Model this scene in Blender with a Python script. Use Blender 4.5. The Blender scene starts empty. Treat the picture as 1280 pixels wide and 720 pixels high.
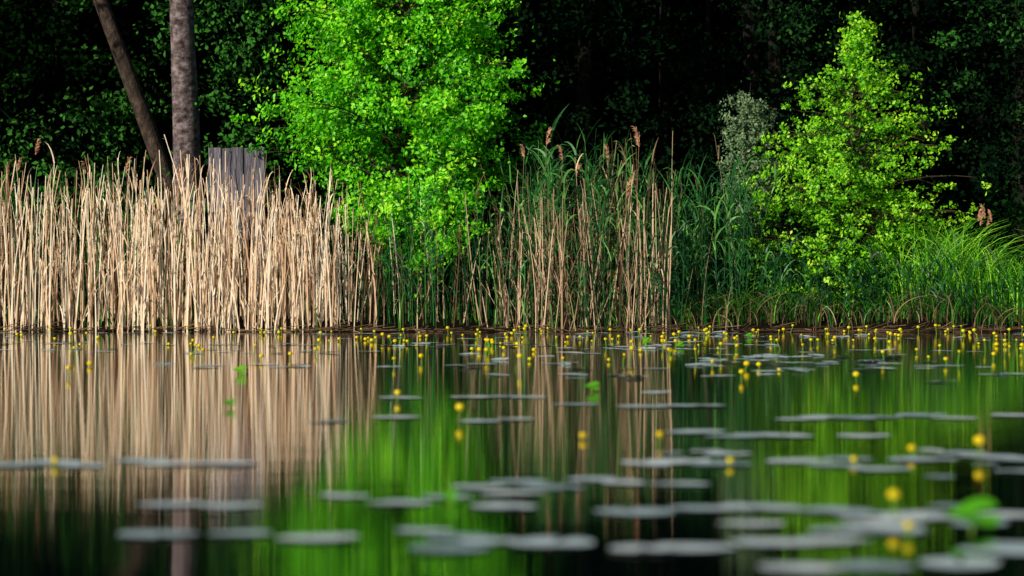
import bpy, math, numpy as np
from mathutils import Vector
R = np.random.RandomState(11)
sc = bpy.context.scene
sc.view_settings.view_transform = 'Standard'
try: sc.view_settings.look = 'None'
except Exception: pass
sc.view_settings.exposure = 0

# ------------------------------------------------------------ materials
def ramp_set(rn, cols):
    cr = rn.color_ramp
    while len(cr.elements) < len(cols): cr.elements.new(0.5)
    for i, (p, c) in enumerate(cols):
        cr.elements[i].position = p
        cr.elements[i].color = (c[0], c[1], c[2], 1)

def leaf_mat(name, cols, trans=0.3, gloss=0.05, rough=0.4):
    m = bpy.data.materials.new(name); m.use_nodes = True
    n = m.node_tree.nodes; l = m.node_tree.links; n.clear()
    out = n.new('ShaderNodeOutputMaterial')
    at = n.new('ShaderNodeAttribute'); at.attribute_name = 'rnd'
    rp = n.new('ShaderNodeValToRGB'); ramp_set(rp, cols)
    l.new(at.outputs['Fac'], rp.inputs['Fac'])
    d = n.new('ShaderNodeBsdfDiffuse'); l.new(rp.outputs[0], d.inputs[0]); last = d
    if trans > 0:
        t = n.new('ShaderNodeBsdfTranslucent'); l.new(rp.outputs[0], t.inputs[0])
        m1 = n.new('ShaderNodeMixShader'); m1.inputs[0].default_value = trans
        l.new(last.outputs[0], m1.inputs[1]); l.new(t.outputs[0], m1.inputs[2]); last = m1
    if gloss > 0:
        g = n.new('ShaderNodeBsdfGlossy'); g.inputs['Roughness'].default_value = rough
        g.inputs['Color'].default_value = (.8, .85, .8, 1)
        m2 = n.new('ShaderNodeMixShader'); m2.inputs[0].default_value = gloss
        l.new(last.outputs[0], m2.inputs[1]); l.new(g.outputs[0], m2.inputs[2]); last = m2
    l.new(last.outputs[0], out.inputs[0])
    return m

def noise_mat(name, cols, scale=(5, 5, 5), rough=0.85, bump=0.02, detail=6, spec=0.3):
    m = bpy.data.materials.new(name); m.use_nodes = True
    n = m.node_tree.nodes; l = m.node_tree.links
    b = n['Principled BSDF']; b.inputs['Roughness'].default_value = rough
    b.inputs['Specular IOR Level'].default_value = spec
    tc = n.new('ShaderNodeTexCoord'); mp = n.new('ShaderNodeMapping')
    mp.inputs['Scale'].default_value = scale
    l.new(tc.outputs['Object'], mp.inputs[0])
    nz = n.new('ShaderNodeTexNoise'); nz.inputs['Scale'].default_value = 1
    nz.inputs['Detail'].default_value = detail; nz.inputs['Roughness'].default_value = .65
    l.new(mp.outputs[0], nz.inputs[0])
    rp = n.new('ShaderNodeValToRGB'); ramp_set(rp, cols)
    l.new(nz.outputs[0], rp.inputs[0]); l.new(rp.outputs[0], b.inputs['Base Color'])
    bp = n.new('ShaderNodeBump'); bp.inputs['Distance'].default_value = bump
    l.new(nz.outputs[0], bp.inputs['Height']); l.new(bp.outputs[0], b.inputs['Normal'])
    return m

M = {}
M['tree'] = leaf_mat('alder_leaf', [(0, (.010, .11, .003)), (.4, (.065, .43, .005)), (.72, (.22, .80, .012)), (1, (.5, .95, .05))], .38, .02)  # yellow upper stops paint the sunny bits into the leaf colour
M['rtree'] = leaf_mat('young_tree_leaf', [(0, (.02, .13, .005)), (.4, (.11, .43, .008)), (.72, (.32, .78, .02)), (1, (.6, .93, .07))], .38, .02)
M['willow'] = leaf_mat('willow_leaf', [(0, (.06, .13, .06)), (1, (.24, .38, .20))], .25, .03)
M['forest'] = leaf_mat('forest_leaf', [(0, (.002, .007, .004)), (.5, (.006, .025, .008)), (1, (.035, .15, .022))], 0, 0)  # very low leaf colour stands in for the forest's shadow
M['deep'] = leaf_mat('deep_forest_leaf', [(0, (.001, .003, .002)), (1, (.003, .01, .004))], 0, .0)  # near-black leaves, shade of the forest depth put into the colour
M['under'] = leaf_mat('undergrowth_leaf', [(0, (.003, .016, .005)), (.6, (.008, .045, .008)), (1, (.03, .14, .012))], .2, 0)
M['dry'] = leaf_mat('dry_reed', [(0, (.15, .08, .045)), (.35, (.64, .42, .27)), (.7, (.97, .77, .57)), (1, (.98, .9, .76))], .1, .0)
M['drydark'] = leaf_mat('dry_reed_shaded_old', [(0, (.05, .035, .02)), (.5, (.24, .16, .10)), (1, (.8, .6, .42))], .1, .0)  # darker tone carries the middle reeds' half shadow; also dead brown litter
M['green'] = leaf_mat('green_reed', [(0, (.008, .06, .022)), (.6, (.04, .2, .045)), (1, (.18, .5, .11))], .3, .02)
M['grass'] = leaf_mat('bank_grass', [(0, (.015, .12, .008)), (.6, (.11, .48, .015)), (1, (.38, .8, .06))], .35, .02)
M['plume'] = leaf_mat('reed_plume', [(0, (.4, .2, .13)), (1, (.9, .58, .40))], .3, .0)
M['bark'] = noise_mat('bark', [(.35, (.02, .013, .015)), (.5, (.11, .085, .095)), (.65, (.27, .22, .25))], (7, 7, 9), .9, .07)
M['bark2'] = noise_mat('rough_brown_bark', [(.32, (.008, .006, .005)), (.5, (.038, .027, .022)), (.7, (.10, .07, .06))], (8, 8, 6), .9, .07)
M['shadebark'] = noise_mat('shaded_bark', [(.3, (.004, .003, .003)), (.7, (.012, .010, .009))], (9, 9, 2), .9, .04)  # bark colour darkened so the background trunks look unlit
M['twig'] = noise_mat('twig_bark', [(.3, (.03, .02, .012)), (.7, (.09, .065, .04))], (20, 20, 5), .9, .01)
M['greywood'] = noise_mat('weathered_grey_wood', [(.3, (.035, .033, .05)), (.45, (.10, .098, .135)), (.55, (.17, .165, .22)), (.7, (.28, .27, .34))], (26, 26, 2.2), .9, .03, 8)
M['ground'] = noise_mat('soil', [(.3, (.004, .003, .002)), (.55, (.012, .009, .005)), (.75, (.012, .022, .007))], (1.5, 1.5, 1.5), .95, .05, spec=.05)
M['pad'] = leaf_mat('lily_pad', [(0, (.24, .38, .42)), (.5, (.55, .71, .78)), (1, (.78, .88, .93))], .0, .3, .5)  # pale blue-grey includes the sky's reflection, painted into the base colour
M['leafg'] = leaf_mat('lily_leaf_green', [(0, (.06, .4, .01)), (1, (.2, .6, .02))], .4, .04)
M['yellow'] = leaf_mat('lily_yellow', [(0, (.94, .70, .005)), (1, (.98, .93, .03))], .38, .03)
M['stem'] = leaf_mat('lily_stem', [(0, (.08, .2, .02)), (1, (.2, .4, .04))], .1, .05)

# ------------------------------------------------------------ mesh builder
class MB:
    def __init__(s): s.v = []; s.f = []; s.m = []; s.r = []; s.n = 0
    def add(s, V, F, mat, rnd):
        V = np.asarray(V, float).reshape(-1, 3); F = np.asarray(F, int)
        s.v.append(V); s.f.append(F + s.n); s.m.append(np.full(len(F), mat, int))
        s.r.append(np.broadcast_to(rnd, (len(V),)).astype(float)); s.n += len(V)
    def build(s, name, mats, smooth=False, parent=None):
        me = bpy.data.meshes.new(name)
        V = np.concatenate(s.v); me.vertices.add(len(V)); me.vertices.foreach_set('co', V.ravel().astype(np.float32))
        tot = np.concatenate([np.full(len(f), f.shape[1], int) for f in s.f])
        li = np.concatenate([f.ravel() for f in s.f])
        me.loops.add(len(li)); me.loops.foreach_set('vertex_index', li.astype(np.int32))
        st = np.concatenate([[0], np.cumsum(tot)[:-1]])
        me.polygons.add(len(tot)); me.polygons.foreach_set('loop_start', st.astype(np.int32))
        me.polygons.foreach_set('loop_total', tot.astype(np.int32))
        for m in mats: me.materials.append(M[m])
        me.polygons.foreach_set('material_index', np.concatenate(s.m).astype(np.int32))
        me.polygons.foreach_set('use_smooth', np.full(len(tot), smooth, bool))
        me.update(calc_edges=True); me.validate()
        a = me.attributes.new('rnd', 'FLOAT', 'POINT'); a.data.foreach_set('value', np.concatenate(s.r).astype(np.float32))
        o = bpy.data.objects.new(name, me); sc.collection.objects.link(o)
        if parent: o.parent = parent
        return o

def unit(a): return a / (np.linalg.norm(a, axis=-1, keepdims=True) + 1e-9)

def leaves(mb, C, size, mat, rnd, bias=(0, 0, 0.4), wr=0.62, adir=None, fold=.12):
    N = len(C); size = np.broadcast_to(size, (N,)).reshape(N, 1)
    nrm = unit(R.normal(size=(N, 3)) * .75 + np.asarray(bias))
    a = R.normal(size=(N, 3)) if adir is None else R.normal(size=(N, 3)) * .45 + adir
    a = unit(a - nrm * (a * nrm).sum(1, keepdims=True)); b = np.cross(nrm, a)
    s = size * .5; w = s * wr
    V = np.stack([C - a * s, C - b * w + nrm * s * fold - a * s * .15, C + a * s, C + b * w + nrm * s * fold - a * s * .15], 1)
    i = np.arange(N)[:, None] * 4
    F = np.concatenate([i + np.array([[0, 3, 2]]), i + np.array([[0, 2, 1]])])
    mb.add(V, F, mat, np.repeat(rnd, 4))

def tubes(mb, P, Rd, mat, rnd, sides=3):
    N, K, _ = P.shape
    T = unit(np.gradient(P, axis=1))
    ref = np.where(np.abs(T[..., 2:3]) > .9, np.array([1., 0, 0]), np.array([0, 0, 1.]))
    A = unit(np.cross(T, ref)); B = np.cross(T, A)
    ang = np.arange(sides) * 2 * math.pi / sides
    V = P[:, :, None] + Rd[:, :, None, None] * (A[:, :, None] * np.cos(ang)[:, None] + B[:, :, None] * np.sin(ang)[:, None])
    k, j, n = np.meshgrid(np.arange(K - 1), np.arange(sides), np.arange(N), indexing='ij')
    base = n * K * sides; j2 = (j + 1) % sides
    F = np.stack([base + k * sides + j, base + k * sides + j2, base + (k + 1) * sides + j2, base + (k + 1) * sides + j], -1).reshape(-1, 4)
    mb.add(V, F, mat, np.repeat(np.broadcast_to(rnd, (N,)), K * sides))

def ribbons(mb, P, W, mat, rnd, face=None):
    N, K, _ = P.shape
    T = unit(np.gradient(P, axis=1))
    if face is None: face = np.stack([R.normal(size=N), R.normal(size=N) , np.zeros(N)], 1)
    S = unit(np.cross(T, unit(face)[:, None, :]))
    V = np.stack([P - S * W[..., None], P + S * W[..., None]], 2)
    k, n = np.meshgrid(np.arange(K - 1), np.arange(N), indexing='ij')
    b = n * K * 2 + k * 2
    F = np.stack([b, b + 1, b + 3, b + 2], -1).reshape(-1, 4)
    mb.add(V, F, mat, np.repeat(np.broadcast_to(rnd, (N,)), K * 2))

def gz(x, y):
    x = np.asarray(x, float); y = np.asarray(y, float)
    e = y - 40.35 - .25 * np.sin(x * .9) - .12 * np.sin(x * 2.7 + 1)
    z = np.interp(e, [-30, -2, 0, .8, 6, 22, 60, 160], [-1.6, -.5, 0, .16, .45, 1.2, 18, 24])
    return z + .04 * np.sin(x * 3.1) * np.sin(y * 2.3) * (e > 0)

# ------------------------------------------------------------ ground & water
xs = np.concatenate([np.linspace(-400, -32, 14), np.linspace(-30, 30, 160), np.linspace(32, 400, 14)])
ys = np.concatenate([np.linspace(-300, 30, 20), np.linspace(32, 66, 130), np.linspace(68, 500, 40)])
X, Y = np.meshgrid(xs, ys); mb = MB()
V = np.stack([X, Y, gz(X, Y)], -1).reshape(-1, 3); nx = len(xs)
i, j = np.meshgrid(np.arange(len(ys) - 1), np.arange(nx - 1), indexing='ij'); b = (i * nx + j).ravel()
mb.add(V, np.stack([b, b + 1, b + nx + 1, b + nx], 1), 0, .5); mb.build('ground', ['ground'], True)

m = bpy.data.materials.new('lake_water'); m.use_nodes = True; M['water'] = m
n = m.node_tree.nodes; l = m.node_tree.links; bs = n['Principled BSDF']
bs.inputs['Base Color'].default_value = (.001, .004, .005, 1); bs.inputs['Roughness'].default_value = .045
bs.inputs['IOR'].default_value = 1.85
tc = n.new('ShaderNodeTexCoord'); mp = n.new('ShaderNodeMapping'); mp.inputs['Scale'].default_value = (1.1, 3.2, 1)
l.new(tc.outputs['Object'], mp.inputs[0])
nz = n.new('ShaderNodeTexNoise'); nz.inputs['Scale'].default_value = 1.6; nz.inputs['Detail'].default_value = 3
l.new(mp.outputs[0], nz.inputs[0])
bp = n.new('ShaderNodeBump'); bp.inputs['Strength'].default_value = 1; bp.inputs['Distance'].default_value = .0015
l.new(nz.outputs[0], bp.inputs['Height']); l.new(bp.outputs[0], bs.inputs['Normal'])
mb = MB(); mb.add([(-400, -300, 0), (400, -300, 0), (400, 44, 0), (-400, 44, 0)], [[0, 1, 2, 3]], 0, .5)
mb.build('lake_water', ['water'])

# ------------------------------------------------------------ trees
def clustered(Cc, rad, n, flat=.7):
    k = len(Cc); c = np.repeat(Cc, n, 0); r = np.repeat(rad, n)[:, None]
    d = unit(R.normal(size=(k * n, 3))) * (R.rand(k * n, 1) ** .45) * r
    d[:, 2] *= flat
    return c + d, d

def make_tree(name, base, height, prof, leafmat, nb, per, leafsize, trunk_r, crad, droop=0., lean=0, bias=(-.45, -.45, .5), innerdark=.35, shell=.55, flat=.55, stray=0, extra=()):
    mb = MB(); bx, by = base; bz = float(gz(bx, by)) - .1
    K = 12; t = np.linspace(0, 1, K)
    tp = np.stack([bx + lean * t * height + .06 * np.sin(t * 7), by + .05 * np.cos(t * 6), bz + t * (height - bz)], 1)
    tubes(mb, tp[None], (trunk_r * (1 - .93 * t))[None], 0, .5, 8)
    zz = np.array([p[0] for p in prof]); rr = np.array([p[1] for p in prof]); ox = np.array([p[2] if len(p) > 2 else 0 for p in prof]); oy = np.array([p[3] if len(p) > 3 else 0 for p in prof])
    zc = np.linspace(zz[0], zz[-1], 200); w = np.interp(zc, zz, rr) + .12; w /= w.sum()
    z = R.choice(zc, nb, p=w); ang = R.rand(nb) * 2 * math.pi
    frac = shell + (1 - shell) * R.rand(nb) ** .7; frac *= R.choice([1, 1, .92, 1.18, .7], nb)
    rad = np.interp(z, zz, rr) * frac
    E = np.stack([bx + np.interp(z, zz, ox) + rad * np.cos(ang), by + np.interp(z, zz, oy) + rad * .85 * np.sin(ang), z], 1)
    if len(extra): E[:len(extra)] = np.array(extra); rad[:len(extra)] = 1.5
    z = E[:, 2]
    z0 = np.clip(z - rad * (.45 - droop), bz + .25, height * .97)
    tt = (z0 - bz) / (height - bz)
    S = np.stack([np.interp(tt, t, tp[:, 0]), np.interp(tt, t, tp[:, 1]), z0], 1)
    u = np.linspace(0, 1, 6)[None, :, None]
    P = S[:, None] * (1 - u) + E[:, None] * u; P[:, :, 2] += (.12 * np.sin(u * math.pi))[..., 0] * rad[:, None]
    P[:, 1:] += R.normal(size=P[:, 1:].shape) * .02
    tubes(mb, P, np.linspace(1, .2, 6)[None] * (.004 + .007 * rad[:, None]), 0, .5, 4)
    cs = []; cr = []; rv = []; br = R.rand(nb)
    for f, s in ((1.04, .85), (.85, .95), (.66, .9), (.4, .7)):
        c = S * (1 - f) + E * f + R.normal(size=E.shape) * .08
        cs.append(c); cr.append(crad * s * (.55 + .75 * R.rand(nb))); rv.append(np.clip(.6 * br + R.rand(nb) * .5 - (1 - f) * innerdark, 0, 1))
    Cc = np.concatenate(cs); rad_ = np.concatenate(cr); rv = np.concatenate(rv)
    L, d = clustered(Cc, rad_, per, flat)
    rv = np.repeat(rv, per)
    if stray:
        k = R.randint(0, len(Cc), stray); dd = R.normal(size=(stray, 3)) * crad * .9; L = np.concatenate([L, Cc[k] + dd]); rv = np.concatenate([rv, R.rand(stray) * .7])
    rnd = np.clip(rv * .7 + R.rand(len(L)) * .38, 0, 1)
    out = unit(L - np.array([bx, by, 0]) * [1, 1, 0] - np.stack([0 * L[:, 0], 0 * L[:, 0], L[:, 2]], 1))
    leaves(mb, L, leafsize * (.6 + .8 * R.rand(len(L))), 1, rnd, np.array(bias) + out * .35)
    return mb.build(name, ['twig', leafmat])

ex = [(-3.75 + .12 * k, 42.7 + .1 * (k % 3), 3.15 + .1 * (k % 4)) for k in range(9)] + [(-1.3 + .22 * (k % 5), 40.9 + .1 * (k % 3), 1.0 + .12 * k) for k in range(9)]
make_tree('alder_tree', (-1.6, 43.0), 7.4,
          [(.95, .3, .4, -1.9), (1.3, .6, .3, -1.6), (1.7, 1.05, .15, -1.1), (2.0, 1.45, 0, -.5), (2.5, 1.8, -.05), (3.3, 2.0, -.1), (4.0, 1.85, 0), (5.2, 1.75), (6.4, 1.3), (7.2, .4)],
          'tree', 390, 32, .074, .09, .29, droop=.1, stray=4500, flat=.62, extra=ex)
ex2 = [(3.45, 41.9, 1.35), (3.6, 41.7, 1.3), (3.5, 41.8, .75), (3.8, 41.6, .7), (3.7, 41.8, .85), (4.1, 41.5, .55), (4.3, 41.4, .6), (3.9, 42, 1.9), (4.0, 41.9, 2.0), (6.55, 42.1, 1.75), (6.5, 42.2, 1.4), (6.6, 42.2, 1.1), (6.35, 42.1, 2.75), (6.3, 42.3, 2.2), (3.95, 42.1, 3.0)]
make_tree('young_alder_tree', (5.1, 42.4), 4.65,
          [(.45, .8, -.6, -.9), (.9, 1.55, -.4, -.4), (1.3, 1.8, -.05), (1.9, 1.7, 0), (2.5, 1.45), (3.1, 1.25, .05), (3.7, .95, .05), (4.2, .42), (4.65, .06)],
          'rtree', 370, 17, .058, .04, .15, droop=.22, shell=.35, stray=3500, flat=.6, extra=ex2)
make_tree('silver_willow', (3.6, 43.3), 3.75,
          [(1.5, .3), (2.4, .38), (3.1, .38), (3.65, .14)], 'willow', 90, 22, .05, .03, .12, droop=-.3, stray=500, flat=1.0)

def big_trunk(name, base, r0, h, lean, mat):
    mb = MB(); K = 40; t = np.linspace(0, 1, K); bz = float(gz(*base)) - .1
    P = np.stack([base[0] + lean * t * h + .05 * np.sin(t * 9), base[1] + .05 * np.cos(t * 7), bz + t * h], 1)
    rad = r0 * (1 - .4 * t) * (1 + .3 * np.exp(-t * h * .8)) * (1 + .02 * R.normal(size=K))
    tubes(mb, P[None], rad[None], 0, .5, 18)
    nb = 14; tt = .5 + .5 * R.rand(nb); a = R.rand(nb) * 6.28; L = 1 + 1.6 * R.rand(nb)
    S = np.stack([np.interp(tt, t, P[:, k]) for k in range(3)], 1)
    E = S + np.stack([np.cos(a) * L, np.sin(a) * L, L * .5], 1); u = np.linspace(0, 1, 6)[None, :, None]
    Q = S[:, None] * (1 - u) + E[:, None] * u
    tubes(mb, Q, np.linspace(.07, .01, 6)[None] * np.ones((nb, 1)), 0, .5, 5)
    C, d = clustered(np.concatenate([E, (E + S) / 2]), np.full(2 * nb, .8), 110)
    leaves(mb, C, .15, 1, R.rand(len(C)), (0, 0, .6))
    return mb.build(name, [mat, 'forest'], True)
big_trunk('poplar_tree', (-5.3, 46.0), .235, 11, .0, 'bark')
big_trunk('poplar_tree', (-5.15, 47.6), .15, 11, -.335, 'bark2')

# ------------------------------------------------------------ forest
mb = MB()
def facade(n, per, x0, x1, y0, y1, z0, z1, crad, ls, mat, bright=1., flat=.7, base=0.):
    x = x0 + (x1 - x0) * R.rand(n); z = z0 + (z1 - z0) * R.rand(n)
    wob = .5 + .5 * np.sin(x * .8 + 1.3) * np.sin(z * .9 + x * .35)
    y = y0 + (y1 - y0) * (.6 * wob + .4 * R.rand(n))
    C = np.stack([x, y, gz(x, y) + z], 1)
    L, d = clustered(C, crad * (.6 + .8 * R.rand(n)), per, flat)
    rv = np.repeat(R.rand(n) ** 2 * (1 - .6 * wob), per)  # recessed clumps get darker leaves, shade put into the tone
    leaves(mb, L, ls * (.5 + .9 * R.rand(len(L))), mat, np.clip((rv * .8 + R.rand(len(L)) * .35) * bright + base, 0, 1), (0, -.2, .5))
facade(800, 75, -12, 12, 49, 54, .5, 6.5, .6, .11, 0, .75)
facade(200, 80, -12, -2.5, 46.9, 49, 1.4, 6.5, .5, .10, 0, 1.7, base=.3)  # upper-left foliage, lit look put into a brighter leaf tone
facade(70, 80, 4, 12, 47.5, 50.5, 3, 6.5, .45, .09, 0, 1.4, base=.12)  # a few sunlit-looking leaves, sunlight painted as brighter tone
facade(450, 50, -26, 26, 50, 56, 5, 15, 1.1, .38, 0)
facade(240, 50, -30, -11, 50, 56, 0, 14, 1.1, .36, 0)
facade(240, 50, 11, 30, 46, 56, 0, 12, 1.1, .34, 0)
facade(360, 65, -13.5, -9.8, 44, 60, 0, 15, 1.1, .35, 0)  # unseen trees left of frame, added and sized to shade the forest
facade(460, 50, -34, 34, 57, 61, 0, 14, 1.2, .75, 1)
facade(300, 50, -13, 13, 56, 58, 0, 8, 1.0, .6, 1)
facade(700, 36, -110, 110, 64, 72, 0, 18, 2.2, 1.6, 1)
nt = 34; x = R.uniform(-20, 20, nt); y = R.uniform(53, 58, nt); h = 14; u = np.linspace(0, 1, 8)
P = np.stack([x[:, None] + R.normal(size=(nt, 1)) * .8 * u, y[:, None] + 0 * u, gz(x, y)[:, None] - .2 + h * u], -1)
tubes(mb, P, R.uniform(.07, .2, (nt, 1)) * (1 - .5 * u), 2, .5, 8)
mb.build('forest', ['forest', 'deep', 'shadebark'])

# undergrowth on the bank behind the reeds
mb = MB()
def under(n, per, x0, x1, y0, y1, z0, z1, crad, ls, br=1.):
    x = R.uniform(x0, x1, n); y = R.uniform(y0, y1, n); z = z0 + (z1 - z0) * R.rand(n) * (.75 + .25 * np.sin(x * 1.7) )
    C = np.stack([x, y, gz(x, y) + z], 1); L, d = clustered(C, crad * (.6 + .8 * R.rand(n)), per, .8)
    L[:, 2] = np.maximum(L[:, 2], .02)
    leaves(mb, L, ls * (.6 + .8 * R.rand(len(L))), 0, np.clip((np.repeat(R.rand(n), per) * .5 + R.rand(len(L)) * .5) * br, 0, 1), (0, -.2, .5))
under(330, 60, -11, 11, 43.6, 46.5, 0, 1.7, .4, .10, .8)
under(150, 60, 1.8, 5.5, 42.0, 43.6, 0, 1.3, .3, .07, .85)
under(120, 60, 5, 9.5, 42.4, 44, 0, 1.0, .3, .065, .85)
under(130, 60, -2.8, 2.0, 41.9, 43.2, 0, 1.4, .28, .07, .85)
mb.build('bank_undergrowth', ['under'])

# ------------------------------------------------------------ reeds
def stalks(mb, n, xf, y0, y1, hf, wid, mat, lean=.10, leafn=2, leafmat=None, rb=0., leaflen=(.25, .5), hor=.3, drop=.3, lw=.008, fmin=.3, rs=.25):
    leafmat = mat if leafmat is None else leafmat
    x = xf(n); y = R.uniform(y0, y1, n); h = hf(x, n); K = 6; u = np.linspace(0, 1, K)
    z0 = np.maximum(gz(x, y), -.3) - .05
    lx = R.normal(size=n) * lean; ly = R.normal(size=n) * lean; bend = R.normal(size=n) * .05
    P = np.stack([x[:, None] + (lx[:, None] * u + bend[:, None] * u ** 2) * h[:, None], y[:, None] + ly[:, None] * u * h[:, None], z0[:, None] + h[:, None] * u * (1 - .04 * u)], -1)
    rnd = np.clip(.5 + rs * R.normal(size=n) + rb, 0, 1)
    tubes(mb, P, wid * (.5 + .8 * R.rand(n, 1)) * (1 - .55 * u), mat, rnd, 3)
    if leafn:
        m = int(n * leafn); idx = R.randint(0, n, m); f = R.uniform(fmin, 1, m)
        q = f * (K - 1); i0 = np.minimum(q.astype(int), K - 2); w = (q - i0)[:, None]
        S = P[idx, i0] * (1 - w) + P[idx, i0 + 1] * w
        a = R.rand(m) * 6.28; L = R.uniform(*leaflen, size=m); up = R.uniform(.5, 1.15, m); uu = np.linspace(0, 1, 5)[None, :]
        Q = np.stack([S[:, 0:1] + np.cos(a)[:, None] * L[:, None] * uu ** 1.3 * hor, S[:, 1:2] + np.sin(a)[:, None] * L[:, None] * uu ** 1.3 * hor,
                      S[:, 2:3] + L[:, None] * (up[:, None] * uu - (drop * up[:, None] * R.uniform(.2, 2., (m, 1))) * uu ** 2.6)], -1)
        Q[..., 2] = np.maximum(Q[..., 2], .01)
        W = (lw * (.6 + .8 * R.rand(m, 1))) * (1 - .95 * uu ** 2)
        ribbons(mb, Q, W, leafmat, np.clip(rnd[idx] + R.normal(size=m) * .15, 0, 1))
    return P

def plumes(mb, T, mat, size=.2, n=60):
    for p, s in T:
        uu = np.linspace(0, 1, 4)[None, :]; st = R.uniform(-.75, .1, n)[:, None] * s; a = R.rand(n, 1) * 6.28; L = R.uniform(.25, .6, (n, 1)) * s
        d = R.choice([-1, 1])
        Q = np.stack([p[0] + d * .25 * (st + s * .7) ** 2 / s + np.cos(a) * L * .3 * uu + d * .1 * s * uu, p[1] + np.sin(a) * L * .3 * uu, p[2] + st + L * (.8 * uu - .5 * uu ** 2)], -1)
        ribbons(mb, Q, .008 * np.ones((n, 1)) * (1.1 - uu), mat, R.rand(n))

# left stand of dry reeds
mb = MB()
def hl(x, n):
    b = 1.97 + .16 * np.sin(x * 1.3 + 1) + .1 * np.sin(x * 3.9) - .28 * np.clip((x + 4.9) / 1.6, 0, 1) + .1 * np.clip(-6 - x, 0, 1)
    return b * (1 + np.clip(R.normal(size=n), -2.6, 2.3) * .15)
stalks(mb, 1000, lambda n: np.where(R.rand(n) < .84, R.uniform(-12, -3.0, n), -2.9 + .6 * R.normal(size=n)), 40.1, 42.5, hl, .0115, 0, .04, 1, rb=.16, rs=.38)
stalks(mb, 240, lambda n: R.uniform(-12, -2.2, n), 40.0, 42.3, lambda x, n: R.uniform(.5, 1.4, n), .011, 0, .12, 1, rb=.1)
stalks(mb, 90, lambda n: R.uniform(-12, -2.0, n), 41, 42.4, lambda x, n: R.uniform(1.9, 2.55, n), .007, 0, .08, 1, rb=-.1)
stalks(mb, 45, lambda n: R.uniform(-12, -2.4, n), 40.1, 41.5, lambda x, n: R.uniform(1, 1.9, n), .010, 0, .35, 1, rb=.1)
stalks(mb, 220, lambda n: R.uniform(-12, -4.6, n), 40.8, 42.8, lambda x, n: R.uniform(1.2, 2.4, n), .007, 1, .08, 3, hor=.45, drop=.5)
plumes(mb, [((-6.95, 41.5, 2.75), .25), ((-5.7, 42, 2.5), .25), ((-6.3, 42, 2.45), .2), ((-4.9, 42, 2.3), .2), ((-7.3, 42, 2.5), .2)], 2)
mb.build('dry_reeds', ['dry', 'green', 'plume'])

# middle reeds: mixed dry and green
mb = MB()
mx = lambda n: np.where(R.rand(n) < .4, R.uniform(-2.6, 2.4, n), .95 + .75 * R.normal(size=n))
stalks(mb, 230, mx, 40.25, 42.6, lambda x, n: (1.8 + .2 * np.clip(x, -1, 1.6)) * (1 + np.clip(R.normal(size=n), -3, 1.8) * .2), .0080, 0, .08, 1, rb=-.05, rs=.35)
stalks(mb, 90, mx, 40.2, 41.6, lambda x, n: R.uniform(.4, 1.5, n), .008, 0, .22, 1, rb=.05)
stalks(mb, 42, lambda n: np.where(R.rand(n) < .5, .45, 1.8) + .25 * R.normal(size=n), 40.3, 41.3, lambda x, n: R.uniform(1.4, 2.2, n), .011, 0, .05, 1, rb=.45)
stalks(mb, 130, lambda n: R.uniform(-2.4, 2.8, n), 40.2, 41.6, lambda x, n: R.uniform(.8, 2.1, n), .007, 1, .07, 5, rb=-.2, hor=.45, drop=.5, lw=.010)
T = [((.18, 41.6, 2.68), .2), ((.51, 41.8, 2.92), .26), ((.74, 41.6, 2.66), .24), ((1.42, 41.8, 2.7), .24), ((1.87, 41.8, 2.92), .3), ((1.66, 41.2, 2.15), .3), ((-.77, 41.0, 1.52), .22), ((1.2, 42, 2.3), .2), ((.95, 42, 2.4), .22), ((1.75, 42, 2.3), .24)]
for p, s in T:
    u = np.linspace(0, 1, 6); P = np.stack([p[0] + .1 * (u - 1), p[1] + 0 * u, p[2] * u], -1)[None]; tubes(mb, P, .006 * (1.2 - .6 * u)[None], 0, .5, 3)
plumes(mb, T, 2, n=80)
mb.build('mixed_reeds', ['drydark', 'green', 'plume'])

# green reeds
mb = MB()
def gh(x, n): return (2.1 + .3 * np.sin(x * 1.8)) * (1 + np.clip(R.normal(size=n), -2, 1.5) * .16)
stalks(mb, 240, lambda n: R.uniform(.0, 3.5, n), 41.2, 43.0, gh, .007, 0, .06, 7, leaflen=(.3, .7), hor=.5, drop=.4, lw=.014)
stalks(mb, 90, lambda n: R.uniform(-2.0, .6, n), 41.2, 43, lambda x, n: R.uniform(1, 1.9, n), .007, 0, .08, 5, leaflen=(.25, .5), hor=.5, drop=.5, lw=.012)
stalks(mb, 230, lambda n: R.uniform(1.9, 7.5, n), 40.6, 42.2, lambda x, n: R.uniform(.5, 1.25, n), .007, 0, .1, 5, rb=-.4, leaflen=(.25, .5), hor=.5, drop=.5, lw=.011)
mb.build('green_reeds', ['green'])

def tussocks(mb, n, xf, y0, y1, h0, h1, mat, wid, rb=0, spread=.5):
    x = xf(n); y = R.uniform(y0, y1, n); h = R.uniform(h0, h1, n) * (.85 + .2 * np.sin(x * 2.3)); u = np.linspace(0, 1, 7)[None]
    a = R.rand(n) * 6.28; s = R.uniform(.1, spread, n) * h
    z0 = np.maximum(gz(x, y), -.1)
    P = np.stack([x[:, None] + np.cos(a)[:, None] * s[:, None] * u ** 2, y[:, None] + np.sin(a)[:, None] * s[:, None] * u ** 2, z0[:, None] + h[:, None] * (u - .3 * u ** 3)], -1)
    ribbons(mb, P, wid * (1 - .93 * u ** 2) * (.6 + .8 * R.rand(n, 1)), mat, np.clip(.5 + rb + .25 * R.normal(size=n), 0, 1))
mb = MB()
cl = np.concatenate([[5.95, 6.3, 6.6, 6.9, 7.3, 7.5], R.uniform(7.5, 11.5, 12)])
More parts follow.
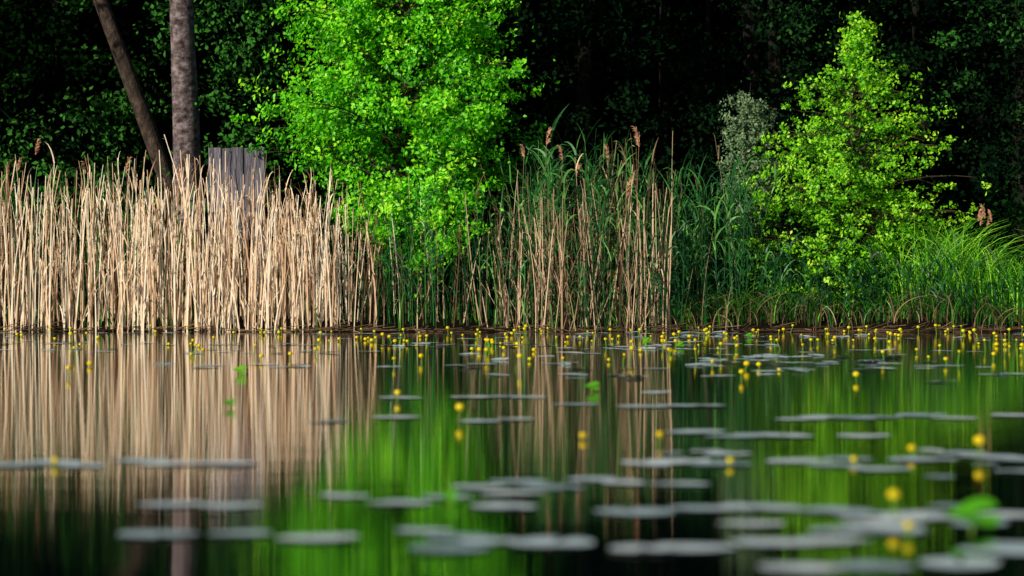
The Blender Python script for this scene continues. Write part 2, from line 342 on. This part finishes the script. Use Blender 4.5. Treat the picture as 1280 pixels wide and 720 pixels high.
tussocks(mb, 3000, lambda n: cl[R.randint(0, 18, n)] + .24 * R.normal(size=n), 41.1, 42.9, 1.1, 2.1, 0, .009, .25, .6)  # grass tone raised to stand in for missing sunlight
tussocks(mb, 1500, lambda n: R.uniform(2.3, 11, n), 40.6, 41.6, .35, .8, 0, .008, -.45, .7)
tussocks(mb, 700, lambda n: R.uniform(2.0, 11, n), 40.35, 41.2, .2, .8, 1, .006, -.25, .9)
tussocks(mb, 500, lambda n: R.uniform(-11, 2.3, n), 40.3, 42.2, .2, .9, 0, .007, -.3, .7)
plumes(mb, [((6.9, 41.5, 1.8), .22), ((6.80, 41.5, 1.74), .2), ((7.0, 41.5, 1.72), .18), ((6.95, 41.6, 1.66), .2), ((6.85, 41.6, 1.68), .2)], 2)
mb.build('bank_grass', ['grass', 'drydark', 'plume'])

# flattened dead reed litter at the waterline
mb = MB(); N = 700
x = R.uniform(-12, 12, N); y = 40.15 + .25 * np.sin(x * .9) + R.normal(size=N) * .16; a = R.normal(size=N) * .5; L = R.uniform(.1, .45, N)
u = np.linspace(-.5, .5, 4)[None]
P = np.stack([x[:, None] + np.cos(a)[:, None] * L[:, None] * u, y[:, None] + np.sin(a)[:, None] * L[:, None] * u, .012 + .06 * R.rand(N, 1) ** 2 + 0 * u + R.normal(size=(N, 1)) * .05 * (u + .5).clip(0)], -1)
tubes(mb, P, np.full((N, 4), .006), 0, R.rand(N) * .6, 3)
mb.build('reed_litter', ['drydark'])

# ------------------------------------------------------------ weathered wooden panel of upright boards on two posts
def box(mb, x0, x1, y0, y1, z0, z1, ch=.010):
    pts = [(x0 + ch, y0), (x1 - ch, y0), (x1, y0 + ch), (x1, y1 - ch), (x1 - ch, y1), (x0 + ch, y1), (x0, y1 - ch), (x0, y0 + ch)]
    K = 10; V = []; cx = (x0 + x1) / 2; cy = (y0 + y1) / 2
    for k in range(K + 1):
        z = z0 + (z1 - z0) * k / K
        for (px, py) in pts:
            s = 1 - (.03 if k == K else 0); V.append((cx + (px - cx) * s + R.normal() * .002, cy + (py - cy) * s + R.normal() * .002, z + (R.normal() * .005 if k == K else 0)))
    F = [[k * 8 + j, k * 8 + (j + 1) % 8, (k + 1) * 8 + (j + 1) % 8, (k + 1) * 8 + j] for k in range(K) for j in range(8)]
    n0 = mb.n; mb.add(V, F, 0, .5)
    t = K * 8; mb.f.append(np.array([[t + j for j in range(8)]]) + n0); mb.m.append(np.array([0]))
mb = MB(); g0 = float(gz(-4.1, 43.0)) - .3
ws = [.20, .15, .19, .16, .165]; xx = -4.585
for k, wd in enumerate(ws):
    low = 1.5 if k == 0 else (g0 if k in (1, 4) else .9 + .15 * k)
    o_ = [.0, .008, .003, .011, .0][k]
    box(mb, xx, xx + wd - .006, 42.93 + o_, 43.09 + o_, low, 2.735 + [.0, -.008, .006, -.004, .008][k]); xx += wd
box(mb, -4.56, -3.74, 43.11, 43.18, 2.45, 2.55); box(mb, -4.40, -3.74, 43.11, 43.18, 1.6, 1.7)
mb.build('weathered_wooden_panel', ['greywood'])

# ------------------------------------------------------------ lily pads
mb = MB()
def pads(C, D, tilt=.005):
    N = len(C); n = 22; ang = np.linspace(.16, 2 * math.pi - .16, n)[None]
    r = D[:, None] / 2 * (1 + .06 * np.sin(ang * 3 + R.rand(N, 1) * 6) + .02 * R.normal(size=(N, n)))
    rot = R.rand(N, 1) * 6.28; el = R.uniform(.68, 1, (N, 1))
    lx = r * np.cos(ang); ly = r * np.sin(ang) * el
    z = .003 + .002 * R.rand(N, 1) + R.rand(N, 1) ** 2 * tilt * (lx / D[:, None] + .5) + .0015 * np.sin(ang * 4 + R.rand(N, 1) * 6).clip(0)
    x = C[:, 0:1] + lx * np.cos(rot) - ly * np.sin(rot); y = C[:, 1:2] + lx * np.sin(rot) + ly * np.cos(rot)
    c = np.stack([C[:, 0], C[:, 1], .003 + .003 * R.rand(N)], 1)[:, None]
    V = np.concatenate([c, np.stack([x, y, z], -1)], 1)
    b = np.arange(N)[:, None, None] * (n + 1); j = np.arange(1, n)[None, :, None]
    F = np.concatenate([b + 0 * j, b + j, b + j + 1], 2).reshape(-1, 3)
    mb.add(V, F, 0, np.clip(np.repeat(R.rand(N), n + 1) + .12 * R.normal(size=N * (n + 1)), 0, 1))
P0 = [(-.89, 7.11, .22), (-.68, 7.15, .17), (-.473, 7.0, .21), (-.225, 7.23, .16), (-.129, 7.04, .2), (-.151, 6.72, .2), (-.058, 6.93, .15), (.097, 6.89, .22),
 (-.969, 8.1, .2), (-.809, 8.07, .2), (-.5, 8.44, .18), (-.322, 8.16, .2), (-.19, 8.41, .16), (-.023, 8.04, .22), (0, 8.54, .2), (.124, 8.82, .22), (-.1, 8.82, .18), (.026, 9.07, .2), (.258, 9.18, .2), (.355, 9.03, .18),
 (.529, 8.96, .2), (.342, 7.84, .23), (.302, 6.72, .2), (.428, 6.76, .2), (1.147, 6.68, .2), (1.35, 7.73, .22), (1.22, 7.6, .2), (.634, 6.26, .2), (.8, 6.3, .22), (1.0, 6.35, .2),
 (-1.747, 9.93, .24), (-1.634, 10.05, .24), (-1.5, 9.9, .22), (-1.2, 10., .24), (-1.01, 10, .25), (-1.33, 10.2, .2),
 (.479, 10, .24), (.59, 10.1, .24), (.733, 9.95, .22), (.8, 10.6, .2), (1.02, 10.15, .25), (1.22, 10.3, .24), (1.25, 9.7, .22), (1.12, 9.9, .2), (1.47, 10.25, .26), (1.67, 10.6, .25), (1.755, 10.4, .25), (1.86, 10.2, .25),
 (.79, 12.2, .26), (.93, 11.85, .28), (1.06, 12, .24), (1.16, 11.9, .24), (1.47, 11.9, .26), (1.36, 13.4, .26), (1.5, 13.6, .28), (1.62, 13.5, .26), (1.74, 13.6, .24), (1.98, 13.8, .28), (2.1, 13.5, .24), (2.44, 13.8, .26),
 (-.55, 13.6, .24), (-.15, 13.2, .22), (.02, 13.4, .22), (-.85, 13.2, .22), (.67, 14.8, .28), (.88, 14.9, .28), (1.03, 14.9, .26), (.34, 15.1, .26), (.85, 16.8, .24), (-.226, 16.1, .26), (-.05, 16.2, .24), (.1, 16.1, .22), (-.63, 16, .26)]
P0 = np.array(P0); pads(P0[:, :2], P0[:, 2])
n = 22; pads(np.stack([R.uniform(.5, 1.25, n), R.uniform(6.75, 8.05, n)], 1), R.uniform(.12, .22, n))
n = 10; pads(np.stack([R.uniform(.5, 1.9, n), R.uniform(9.3, 10.8, n)], 1), R.uniform(.10, .18, n))
c = []
for k in range(105):
    d = 17.5 + 22 * R.rand() ** .65; x = R.uniform(-.26, .26) * d
    if x < -.06 * d and R.rand() < .5: continue
    for q in range(R.randint(1, 10)): c.append((x + R.normal() * .6, d + R.normal() * .3))
c = np.array(c); c = c[c[:, 1] < 39.9]; pads(c, R.uniform(.14, .27, len(c)), .02)
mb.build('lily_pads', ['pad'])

# ------------------------------------------------------------ yellow water lilies
mb = MB()
def flower(x, y, h, s, hi=False):
    u = np.linspace(0, 1, 5); lx = R.normal() * .25 * h
    P = np.stack([x - lx * (1 - u), y + 0 * u, -.03 + (h + .03) * u], -1)[None]
    tubes(mb, P, np.full((1, 5), .004 if hi else .005), 1, .5, 5)
    for k in range(5):
        a = k * 2 * math.pi / 5 + R.rand() * .2; ph = np.linspace(-1.35, 1.0, 5 if hi else 4); w = np.linspace(-.75, .75, 4)
        V = [(x + s * .5 * math.cos(p) * math.cos(a + q) * (1.05 if abs(q) < .3 else 1), y + s * .5 * math.cos(p) * math.sin(a + q) * (1.05 if abs(q) < .3 else 1), h + s * .42 * (math.sin(p) + .8)) for p in ph for q in w]
        F = [[i * 4 + j, i * 4 + j + 1, i * 4 + j + 5, i * 4 + j + 4] for i in range(len(ph) - 1) for j in range(3)]
        mb.add(V, F, 0, R.rand())
    tubes(mb, np.array([[[x, y, h], [x, y, h + s * .5], [x, y, h + s * .62]]]), np.array([[s * .2, s * .2, s * .28]]), 1, 1, 6)
for f in [(1.71, 10.4, .05, .042), (1.027, 7.65, .055, .032), (-.243, 13.3, .05, .042), (-.63, 15.7, .03, .04), (.588, 11.3, .03, .03), (.29, 11.6, .01, .03),
          (1.476, 10.5, .02, .03), (-1.59, 9.9, .012, .025), (.76, 9.9, .012, .025), (1.2, 9.98, .012, .025), (.06, 21.6, .09, .045), (.99, 7.1, .02, .025), (2.3, 19, .03, .045)]:
    flower(*f, hi=True)
k = 0
while k < 300:
    d = 18 + 22 * R.rand() ** .5; x = R.uniform(-.26, .26) * d
    if x < -.05 * d and R.rand() < .4: continue
    if math.sin(x * 2.1) * math.sin(d * .8) < -.25 and R.rand() < .8: continue
    flower(x, d, .005 + .1 * R.rand() ** 1.6, R.uniform(.024, .052)); k += 1
def gleaf(x, y, s, tilt, az, z=.01):
    n = 16; a = np.linspace(.2, 6.08, n); lx = s * np.cos(a) * .6; ly = s * np.sin(a) * .42
    rx = lx * math.cos(az) - ly * math.sin(az); ry = lx * math.sin(az) + ly * math.cos(az)
    V = [(x, y, z + s * .3)] + [(x + rx[i], y + ry[i] * math.cos(tilt), z + s * .3 + ry[i] * math.sin(tilt) + .12 * s * math.sin(2 * a[i])) for i in range(n)]
    mb.add(V, [[0, i, i + 1] for i in range(1, n)], 2, R.rand())
    tubes(mb, np.array([[[x, y, -.03], [x, y, z + s * .15], [x, y, z + s * .3]]]), np.full((1, 3), .004), 1, .5, 5)
gleaf(1.169, 7.23, .125, .55, .15); gleaf(-.177, 8.16, .045, .8, 0); gleaf(.477, 17, .085, .6, 0); gleaf(-1.95, 20.4, .085, .8, 0); gleaf(-1.467, 14.7, .07, .4, 0)
for _ in range(5):
    d = R.uniform(24, 38); gleaf(R.uniform(-.05, .2) * d, d, R.uniform(.06, .1), R.uniform(.4, .8), R.rand() * 3)
mb.build('yellow_water_lilies', ['yellow', 'stem', 'leafg'])

# ------------------------------------------------------------ light, sky, camera
el = math.radians(20); hx, hy = -.76, -.65
S = Vector((hx * math.cos(el), hy * math.cos(el), math.sin(el)))
sd = bpy.data.lights.new('sun', 'SUN'); sd.energy = 5.0; sd.angle = math.radians(.5); sd.color = (1, .89, .70)
so = bpy.data.objects.new('sun', sd); sc.collection.objects.link(so); so.rotation_euler = S.to_track_quat('Z', 'Y').to_euler()
w = bpy.data.worlds.new('World'); sc.world = w; w.use_nodes = True; n = w.node_tree.nodes; l = w.node_tree.links
sk = n.new('ShaderNodeTexSky'); sk.sky_type = 'NISHITA'; sk.sun_disc = False; sk.sun_elevation = el; sk.sun_rotation = math.atan2(hx, hy) % (2 * math.pi)
bg = n['Background']; bg.inputs[1].default_value = .065; l.new(sk.outputs[0], bg.inputs[0])
cd = bpy.data.cameras.new('camera'); co = bpy.data.objects.new('camera', cd); sc.collection.objects.link(co)
co.location = (0, 0, .62); co.rotation_euler = (math.radians(90), 0, 0); cd.lens = 100; cd.sensor_width = 36; cd.clip_end = 2000
cd.dof.use_dof = True; cd.dof.focus_distance = 40.5; cd.dof.aperture_fstop = 2.5
sc.camera = co
